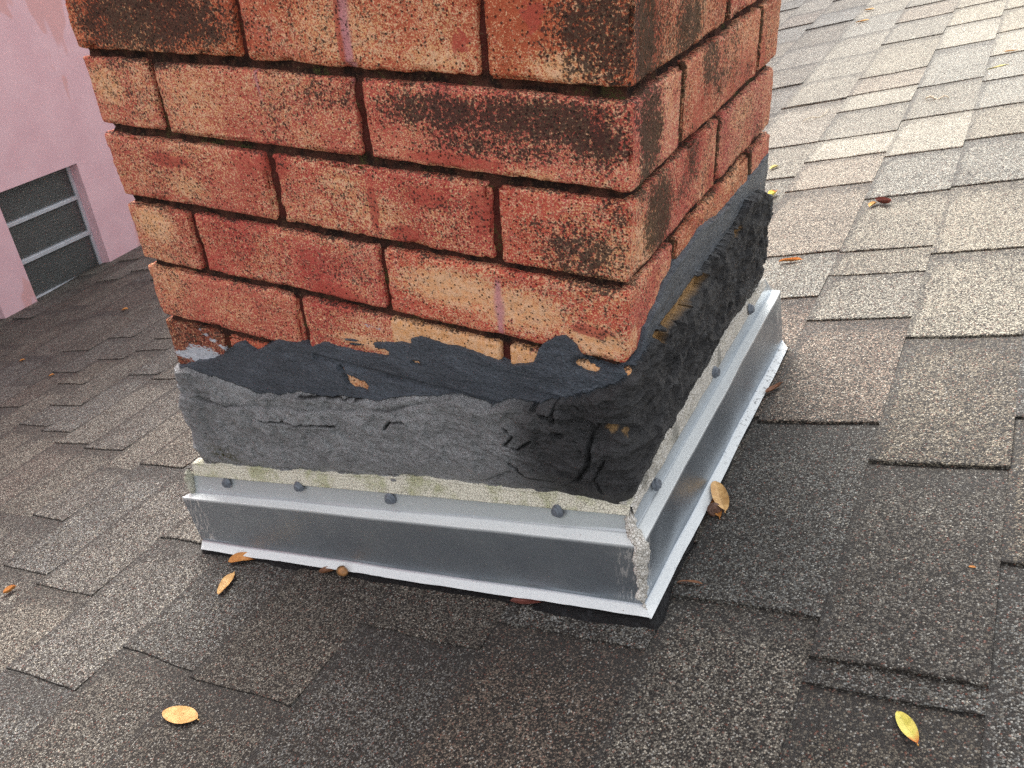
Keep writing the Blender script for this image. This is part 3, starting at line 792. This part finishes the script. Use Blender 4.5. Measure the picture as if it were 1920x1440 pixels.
# ------------------------------------------------------------------ sealant beads
def bead(which, label):
    if which == 'front': s = np.arange(-W_ - .016, .0085, .0013)
    else: s = np.arange(-.0085, D_ + .012, .0013)
    nv = 22
    P0 = np.stack([s, 0 * s, 0 * s], 1)
    # straight lower edge follows the top of the metal, upper edge is ragged
    if which == 'front':
        zlo = zc['0'] + (zl['0'][1] - zc['0']) * (.0075 - s) / (.0075 - zl['0'][0]) - .0025
        zhi = botC(s) + .0012 + .0016 * vn(P0, 45, 61) + .0008 * vn(P0, 160, 62)
        wid = .0105
    else:
        zlo = zc['0'] + (zr['0'][1] - zc['0']) * (s + .0075) / (zr['0'][0] + .0075) - .0018 - .0012 * vn(P0, 30, 66)
        zhi = botC(s) + .0042 + .0026 * vn(P0, 50, 63) + .0008 * vn(P0, 180, 64)
    zhi = np.maximum(zhi, zlo + .003)
    t = np.linspace(0, 1, nv)
    Sg = np.repeat(s, nv); Tg = np.tile(t, len(s)); Zg = (zhi[:, None] * (1 - t) + zlo[:, None] * t).ravel()
    P = np.stack([Sg, 0 * Sg, Zg], 1)
    d = .0080 + .0036 * Tg ** .8 + .0008 * fbm(P, 90, 3, 65) + .0022 * sst(.75, 1, Tg) * 0
    if which == 'side': d += .0012 * fbm(P, 60, 3, 69) + .0004
    d = d + .0012 * sst(.18, .05, Tg)
    d = np.where(Tg < .01, -.001, d); d = np.where(Tg > .99, .004, d)
    m = Sg
    x = np.where(True, Sg, 0)
    if which == 'front': V = np.stack([Sg, -d, Zg], 1)
    else: V = np.stack([d, Sg, Zg], 1)
    gr = np.full(len(Sg), .0 if which == 'front' else .85)
    K = np.stack([gr, sst(.25, .5, fbm(P, 40, 2, 68)) * (.6 if which == 'side' else .0), 0 * Sg], 1)
    o = adopt(mesh_np("sealant_bead", V, gridfaces(len(s), nv, 0, which == 'side'), M_CAULK, None, {"kind": K}), ch)
    o['label'] = label
bead('front', "cream cracked sealant bead above the near flashing strip")
bead('side', "thin ragged grey sealant bead above the right flashing strip")

def blob_tube(name, pts, rad, seed, label, grey=.8, amp=.45, dirt=0.0):
    """lumpy hand-run sealant along a line"""
    pts = [np.array(p, float) for p in pts]; V, K = [], []
    n, seg = 70, 18
    L = [0]
    for a, b in zip(pts[:-1], pts[1:]): L.append(L[-1] + np.linalg.norm(b - a))
    for i in range(n + 1):
        q = L[-1] * i / n; k = min(len(pts) - 2, int(np.searchsorted(L, q, 'right') - 1)); f = (q - L[k]) / (L[k + 1] - L[k])
        c = pts[k] * (1 - f) + pts[k + 1] * f; r = (rad[k] * (1 - f) + rad[k + 1] * f) * (.25 + .75 * min(1, 6 * min(i, n - i) / n))
        ax = pts[k + 1] - pts[k]; ax /= np.linalg.norm(ax); o_ = np.array([.7, -.7, 0]); o_ -= ax * (o_ @ ax); o_ /= np.linalg.norm(o_); s_ = np.cross(ax, o_)
        for a in range(seg):
            th = a / seg * 2 * math.pi
            V.append(c + (o_ * math.cos(th) * .75 + s_ * math.sin(th)) * r)
    V = np.array(V)
    cen = np.repeat(V.reshape(n + 1, seg, 3).mean(1), seg, 0); N = V - cen; N /= np.maximum(np.linalg.norm(N, axis=1, keepdims=True), 1e-9)
    V = V + N * ((fbm(V, 170, 3, seed) * amp + np.clip(ridged(V, 120, 2, seed + 3) - .5, 0, 1) * amp) * max(rad))[:, None]
    Q = []
    for i in range(n):
        for a in range(seg):
            b = (a + 1) % seg; Q.append((i * seg + a, i * seg + b, (i + 1) * seg + b, (i + 1) * seg + a))
    K = np.tile(np.array([[grey, dirt, 0]]), (len(V), 1))
    o = adopt(mesh_np(name, V, np.array(Q), M_CAULK, None, {"kind": K}), ch); o['label'] = label
cp = lambda d, z: (d - .0008, -d + .0008, z)
blob_tube("sealant_bead", [cp(.007, -.322), cp(.0125, -.340), cp(.0245, -.345), cp(.0275, -.375), cp(.0305, -.396), cp(.036, -.4005)], [.0046, .0050, .0054, .0046, .0036, .0026], 5,
          "lumpy sealant run down the seam at the near corner of the flashing", .95, .75)
xl = zl['0'][0]
blob_tube("sealant_bead", [(xl - .002, -.010, zl['0'][1] + .006), (xl - .004, -.013, zl['0'][1] - .006), (xl - .003, -.014, zl['1'][1] + .004), (xl - .001, -.014, zl['1'][1] - .001)], [.0035, .0045, .0048, .003], 25,
          "green grey lump of sealant at the left end of the flashing", .35, .4, .35)

# black sealant pressed out under the metal
def base_sealant():
    path = [(-W_ - .02, -.01), (-.495, -.034), (-.30, -.033), (-.10, -.034), (.0, -.036), (.037, -.037), (.035, .0), (.033, .15), (.033, .30), (.034, D_ + .03), (.0, D_ + .05)]
    P = [np.array(p) for p in path]; L = [0]
    for a, b in zip(P[:-1], P[1:]): L.append(L[-1] + np.linalg.norm(b - a))
    n, V = 520, []
    for i in range(n + 1):
        q = L[-1] * i / n; k = min(len(P) - 2, int(np.searchsorted(L, q, 'right') - 1)); f = (q - L[k]) / (L[k + 1] - L[k])
        c = P[k] * (1 - f) + P[k + 1] * f
        dr = P[k + 1] - P[k]; dr = dr / np.linalg.norm(dr)
        if k in (4, 5): dr = np.array([.7, .7]) if abs(c[0] - .037) < .01 else dr
        out = np.array([dr[1], -dr[0]])
        e = np.array([[q, 0, 0]])
        wd = .0075 + .0045 * float(vn(e, 28, 3)[0]) + .0020 * float(vn(e, 110, 4)[0])
        if .46 < q < .60: wd += .007
        for (o_, h) in ((-.012, .006), (0, .006), (.45, .0055), (.8, .0040), (1.0, .0005), (1.05, -.004)):
            dd = o_ if o_ < 0 else o_ * wd
            p = c + out * dd
            hh = h
            V.append((p[0], p[1], rz(p[0], p[1]) + hh * .9 + .002 * (o_ >= 0) * float(vn(e + o_, 60, 5)[0]) * (h > .002)))
    V = np.array(V)
    K = np.zeros((len(V), 3)); K[:, 0] = .4
    o = adopt(mesh_np("base_sealant", V, gridfaces(n + 1, 6, 0, True), M_TAR, None, {"col": np.tile([[.010, .010, .011]], (len(V), 1)), "kind": K}), ch)
base_sealant()

# ------------------------------------------------------------------ leaves, twigs, nuts and a snail shell
LC = {
    'tan': mat_leaf("leaf_tan", (.55, .30, .10), (.80, .50, .20)), 'orange': mat_leaf("leaf_orange", (.50, .20, .045), (.66, .31, .09)),
    'brown': mat_leaf("leaf_brown", (.20, .085, .04), (.32, .14, .065)), 'red': mat_leaf("leaf_red_brown", (.13, .035, .025), (.22, .07, .05)),
    'green': mat_leaf("leaf_yellow_green", (.66, .60, .12), (.90, .78, .20), (.62, .20, .05)), 'yellow': mat_leaf("leaf_pale_yellow", (.66, .58, .22), (.80, .72, .36)),
}
def leaf(u0, v0, u1, v1, wid, mat, label, curl=.0, camber=.12, lift=.0025, name="fallen_leaf", tilt=0.0, twist=0.0):
    a, b = np.array(roofpt(u0, v0)), np.array(roofpt(u1, v1))
    c = (a + b) / 2; L = np.linalg.norm(b - a); ang = math.atan2(b[1] - a[1], b[0] - a[0])
    n, m = 24, 9
    V, K = [], []
    W2 = wid * L / 2; ph = rng.random() * 9
    for i in range(n + 1):
        t = i / n; x = (t - .5) * L
        prof = max(0, 1 - abs(2 * t - 1) ** 2.3) ** .66
        w_ = W2 * max(prof, .02) * (1 + .03 * math.sin(7 * t + ph))
        for j in range(m):
            q = j / (m - 1) * 2 - 1
            y = w_ * q + .012 * L * math.sin(2.6 * t + ph)
            z = camber * W2 * 2 * q * q * prof + curl * L * (t - .5) ** 2 + (.006 if camber < .1 else .018) * L * math.sin(7 * t + q + ph) + tilt * q * w_ + twist * q * w_ * (t - .5)
            z -= .10 * W2 * math.exp(-(q * 5) ** 2)
            V.append((x, y, z)); K.append((t, j / (m - 1), 0))
    V = np.array(V); K = np.array(K)
    V[:, 2] -= V[:, 2].min(); V[:, 2] += lift
    N = len(V); V2 = V.copy(); V2[:, 2] -= .0003
    Q = np.concatenate([gridfaces(n + 1, m, 0), gridfaces(n + 1, m, N, True)])
    # stalk
    st = []; sv = []
    for i in range(5):
        for aa in range(5):
            th = aa / 5 * 2 * math.pi
            sv.append((L / 2 + i * L * .015, .02 * L * math.sin(2.6 + ph) + math.cos(th) * .0005, V[-5, 2] + math.sin(th) * .0005))
    base = 2 * N
    for i in range(4):
        for aa in range(5):
            bb = (aa + 1) % 5; st.append((base + i * 5 + aa, base + i * 5 + bb, base + (i + 1) * 5 + bb, base + (i + 1) * 5 + aa))
    V = np.concatenate([V, V2, np.array(sv)]); K = np.concatenate([K, K, np.tile([[.9, .9, 0]], (len(sv), 1))])
    o = mesh_np(name, V, np.concatenate([Q, np.array(st)]), LC[mat], None, {"kind": K})
    nrm = Vector((-RB, -RC, 1)).normalized()
    q = Vector((0, 0, 1)).rotation_difference(nrm)
    o.rotation_mode = 'QUATERNION'
    o.rotation_quaternion = q @ Matrix.Rotation(ang, 4, 'Z').to_quaternion()
    o.location = (c[0], c[1], rz(c[0], c[1]))
    return tag(o, label, "leaf", "fallen leaves on the roof")
leaf(308, 1338, 375, 1352, .40, 'tan', "flat tan oval leaf lying alone on the dark shingles at the lower left", camber=.03)
leaf(414, 1120, 440, 1078, .38, 'tan', "tan leaf standing slanted on the shingles below the flashing's left end", camber=.15)
leaf(430, 1056, 486, 1051, .30, 'orange', "orange brown leaf lying against the left end of the near flashing", camber=.3, tilt=.3)
leaf(1343, 915, 1364, 970, .31, 'tan', "upright tan oval leaf, larger of two beside the right flashing", camber=.15, lift=.006, tilt=-.25)
leaf(1334, 930, 1352, 976, .26, 'orange', "orange leaf half hidden under the larger tan leaf beside the flashing", camber=.1, lift=.003)
leaf(1436, 745, 1468, 727, .26, 'brown', "curled brown leaf sticking out behind the right flashing", curl=.5, camber=.5, lift=.004)
leaf(1270, 1098, 1322, 1103, .26, 'brown', "narrow brown leaf on the shingle edge right of the flashing corner", camber=.3)
leaf(958, 1134, 1026, 1136, .32, 'red', "dark red brown leaf tucked under the near flashing edge", camber=.2, lift=.004)
leaf(1683, 1340, 1722, 1400, .36, 'green', "yellow green leaf with an orange tip at the lower right", camber=.2, tilt=.15)
leaf(10, 1118, 34, 1104, .60, 'orange', "small folded orange leaf at the far left edge of the photo", camber=.5, curl=.6)
leaf(1460, 495, 1505, 491, .22, 'orange', "thin orange leaf on pale shingles just right of the chimney cement", camber=.5)
leaf(1642, 382, 1672, 387, .38, 'red', "dark red brown curled leaf on the pale shingles at the upper right", curl=.9, camber=.6)
leaf(1630, 392, 1644, 383, .5, 'tan', "small tan leaf touching the dark red brown curled leaf", camber=.4)
leaf(1850, 134, 1890, 124, .16, 'yellow', "long pale yellow leaf near the right edge high on the roof", camber=.3)
leaf(1880, 101, 1912, 98, .18, 'tan', "pale tan leaf above the long pale yellow leaf near the right edge", camber=.4)
leaf(1604, 45, 1630, 40, .30, 'tan', "tan leaf high on the roof, lower of two near the top edge", camber=.3)
leaf(1620, 22, 1640, 19, .30, 'tan', "tan leaf high on the roof, topmost of all the leaves", camber=.3)
leaf(1444, 321, 1460, 314, .50, 'yellow', "pale yellow leaf beside the chimney where brick meets cement", camber=.4)
leaf(1444, 374, 1456, 364, .60, 'green', "small yellow green leaf beside the top end of the black cement", camber=.5, curl=.5)
leaf(229, 584, 241, 581, .55, 'orange', "tiny orange leaf bit, farthest of the specks left of the chimney", camber=.3)
leaf(37, 680, 48, 676, .55, 'orange', "tiny orange leaf bit on the shingles near the left photo edge", camber=.3)
leaf(92, 708, 103, 704, .55, 'orange', "tiny orange leaf bit, nearest of the specks left of the chimney", camber=.3)
leaf(600, 1079, 632, 1074, .36, 'brown', "crumpled brown leaf beside the acorn under the near flashing", camber=.6, curl=.4, lift=.003)
leaf(1816, 1068, 1830, 1069, .5, 'orange', "tiny reddish leaf bit on the dark shingles at right", camber=.3)

M_TWIG = mat_plain("twig_pale", (.62, .55, .42), .8, .25, 200)
def twig(pts, r, label):
    P = [np.array([*roofpt(u, v), 0]) for u, v in pts]
    V, Q = [], []; seg = 7; n = 24
    for i in range(n + 1):
        f = i / n * (len(P) - 1); k = min(len(P) - 2, int(f)); f -= k
        c = P[k] * (1 - f) + P[k + 1] * f; ax = P[k + 1] - P[k]; ax /= np.linalg.norm(ax); s_ = np.array([-ax[1], ax[0], 0])
        rr = r * (1 - .5 * i / n) * (1 + .2 * math.sin(i * 2.1))
        for a in range(seg):
            th = a / seg * 2 * math.pi
            p = c + s_ * rr * math.cos(th); V.append((p[0], p[1], rz(p[0], p[1]) + .0035 + rr + rr * math.sin(th) + .003 * math.sin(i * .4)))
    for i in range(n):
        for a in range(seg):
            b = (a + 1) % seg; Q.append((i * seg + a, (i + 1) * seg + a, (i + 1) * seg + b, i * seg + b))
    tag(mesh_np("twig", np.array(V), np.array(Q), M_TWIG), label, "twig", "twigs on the roof")
twig([(1735, 190), (1758, 188), (1778, 187)], .0022, "short straight pale twig on the pale shingles at upper right")
twig([(1506, 231), (1530, 224), (1548, 216), (1555, 208)], .0012, "thin curved twig on pale shingles right of the chimney bricks")

def lathe_obj(name, parts, loc, axis, label, cat):
    o = empty(name, loc); tag(o, label, cat)
    for (pn, prof, mat) in parts:
        seg = 22; V, Q = [], []
        ax = Vector(axis).normalized(); t1 = ax.orthogonal().normalized(); t2 = ax.cross(t1)
        for (h, r) in prof:
            for a in range(seg):
                th = a / seg * 2 * math.pi; V.append(tuple(ax * h + (t1 * math.cos(th) + t2 * math.sin(th)) * r))
        for i in range(len(prof) - 1):
            for a in range(seg):
                b = (a + 1) % seg; Q.append((i * seg + a, i * seg + b, (i + 1) * seg + b, (i + 1) * seg + a))
        mesh_np(pn, np.array(V), np.array(Q), mat, o)
    return o
M_NUT = mat_plain("acorn_shell", (.42, .20, .075), .35, .35, 120)
M_CUP = mat_plain("acorn_cup", (.20, .12, .06), .9, .4, 500, bump=.002)
def acorn(u, v, ax, label, s=1.0):
    x, y = roofpt(u, v); r = .0048 * s
    nut = [(r * 1.5 * math.sin(a), r * math.cos(a)) for a in np.linspace(-1.2, 1.45, 12)] + [(r * 1.75, 0)]
    cup = [(-r * 1.35, 0), (-r * 1.3, r * .5), (-r * 1.0, r * .9), (-r * .4, r * 1.14), (-r * .3, r * 1.02)]
    lathe_obj("acorn", [("nut", nut, M_NUT), ("cup", cup, M_CUP)], (x, y, rz(x, y) + r + .004), ax, label, "acorn")
acorn(645, 1083, (1, -.25, .25), "round brown acorn on the roof under the near flashing")
# snail shell: a tapering coil
def snail(u, v):
    x, y = roofpt(u, v); V, Q = [], []; n, seg = 90, 10
    for i in range(n + 1):
        t = i / n; th = t * 2.6 * 2 * math.pi; Rr = .0046 * (1 - t) ** 1.1 + .0002; rr = .0030 * (1 - t) ** 1.0 + .0003; h = .0042 * t
        c = Vector((Rr * math.cos(th), Rr * math.sin(th), h)); rad = Vector((math.cos(th), math.sin(th), 0))
        for a in range(seg):
            q = a / seg * 2 * math.pi; V.append(tuple(c + rad * rr * math.cos(q) + Vector((0, 0, 1)) * rr * math.sin(q)))
    for i in range(n):
        for a in range(seg):
            b = (a + 1) % seg; Q.append((i * seg + a, (i + 1) * seg + a, (i + 1) * seg + b, i * seg + b))
    o = mesh_np("snail_shell", np.array(V), np.array(Q), mat_plain("shell_brown", (.14, .07, .045), .4, .4, 300))
    o.location = (x, y, rz(x, y) + .006); o.rotation_euler = (1.0, .4, .3)
    tag(o, "small dark brown snail shell beside the leaves at the right flashing", "snail shell")
snail(1337, 966)

# ------------------------------------------------------------------ pink building at the left
WX = -2.15
M_WALL = mat_wall()
M_FRAME = mat_plain("window_metal", (.66, .70, .75), .4, .1, 40, .3)
M_BLIND = mat_plain("blind_grey", (.75, .75, .70), .6, .15, 30)
M_DARK = mat_plain("room_dark", (.03, .03, .03), .9)
def glass():
    t = NT("window_glass"); nt = t.t
    tr = t.n("ShaderNodeBsdfTransparent"); tr.inputs[0].default_value = (.75, .78, .80, 1)
    gl = t.n("ShaderNodeBsdfGlossy"); gl.inputs["Roughness"].default_value = .05; gl.inputs[0].default_value = (.8, .8, .8, 1)
    fr = t.n("ShaderNodeFresnel"); fr.inputs[0].default_value = 1.5
    mx = t.n("ShaderNodeMixShader"); nt.links.new(fr.outputs[0], mx.inputs[0]); nt.links.new(tr.outputs[0], mx.inputs[1]); nt.links.new(gl.outputs[0], mx.inputs[2])
    df = t.n("ShaderNodeBsdfDiffuse"); df.inputs[0].default_value = (.30, .30, .285, 1)
    m2 = t.n("ShaderNodeMixShader"); m2.inputs[0].default_value = .22; nt.links.new(mx.outputs[0], m2.inputs[1]); nt.links.new(df.outputs[0], m2.inputs[2])
    nt.links.new(m2.outputs[0], nt.nodes["Material Output"].inputs[0]); return t.m
M_GLASS = glass()
def boxes_mesh(name, bxs, mat, parent, bevel=0):
    VV, QQ, off = [], [], 0
    for (lo, hi) in bxs:
        V, Q = boxsurf(lo, hi, 99); VV.append(V); QQ.append(Q + off); off += len(V)
    o = mesh_np(name, np.concatenate(VV), np.concatenate(QQ), mat, None, None, smooth=False)
    if bevel:
        b = o.modifiers.new("b", 'BEVEL'); b.width = bevel; b.segments = 2
    if parent: adopt(o, parent)
    return o
pb = empty("pink_building", (WX, 1.0, rz(WX, 1.0)))
tag(pb, "pink stucco building with dark slatted windows, behind the roof at the upper left", "building")
T_ = .12; ZH = -.637; ZS = -1.10; ZTOP = 1.7; ZB = -1.7
wins = [(.42, .700), (.806, 1.072)]
bx = []; y = -2.0
for (a, b) in wins + [(6.0, 6.0)]:
    bx.append(((WX - T_, y, ZB), (WX, a, ZTOP))); y = b
for (a, b) in wins:
    bx.append(((WX - T_, a, ZH), (WX, b, ZTOP))); bx.append(((WX - T_, a, ZB), (WX, b, ZS)))
boxes_mesh("wall", bx, M_WALL, pb)
for (a, b) in wins:
    fx = WX - .038
    fr = [((fx - .012, a, ZS), (fx, a + .010, ZH)), ((fx - .012, b - .010, ZS), (fx, b, ZH)), ((fx - .012, a + .010, ZH - .008), (fx, b - .010, ZH)),
          ((fx - .013, a + .010, -.748), (fx + .004, b - .010, -.737)), ((fx - .013, a + .010, -.862), (fx + .004, b - .010, -.850)), ((fx - .013, a + .010, -.98), (fx + .004, b - .010, -.969))]
    f = boxes_mesh("window", fr, M_FRAME, pb, .001)
    gl = boxes_mesh("pane", [((fx - .009, a + .01, ZS), (fx - .007, b - .01, ZH - .008))], M_GLASS, None)
    sl = []
    z = ZH - .012
    while z > ZS: sl.append(((fx - .034, a + .002, z - .0085), (fx - .030 - .0005 * math.sin(z * 300), b - .002, z))); z -= .0105
    bl = boxes_mesh("blind", sl, M_BLIND, None)
    for q in (gl, bl): q.parent = f
boxes_mesh("room_back", [((WX - T_ - .02, -2, ZB), (WX - T_ - .004, 6, ZTOP))], M_DARK, pb)

# ------------------------------------------------------------------ ground far below, seen only from elsewhere
g = boxes_mesh("ground", [((-60, -60, -4.2), (60, 60, -4.0))], mat_plain("lawn", (.07, .09, .035), .9, .4, 3), None)
tag(g, kind="structure")
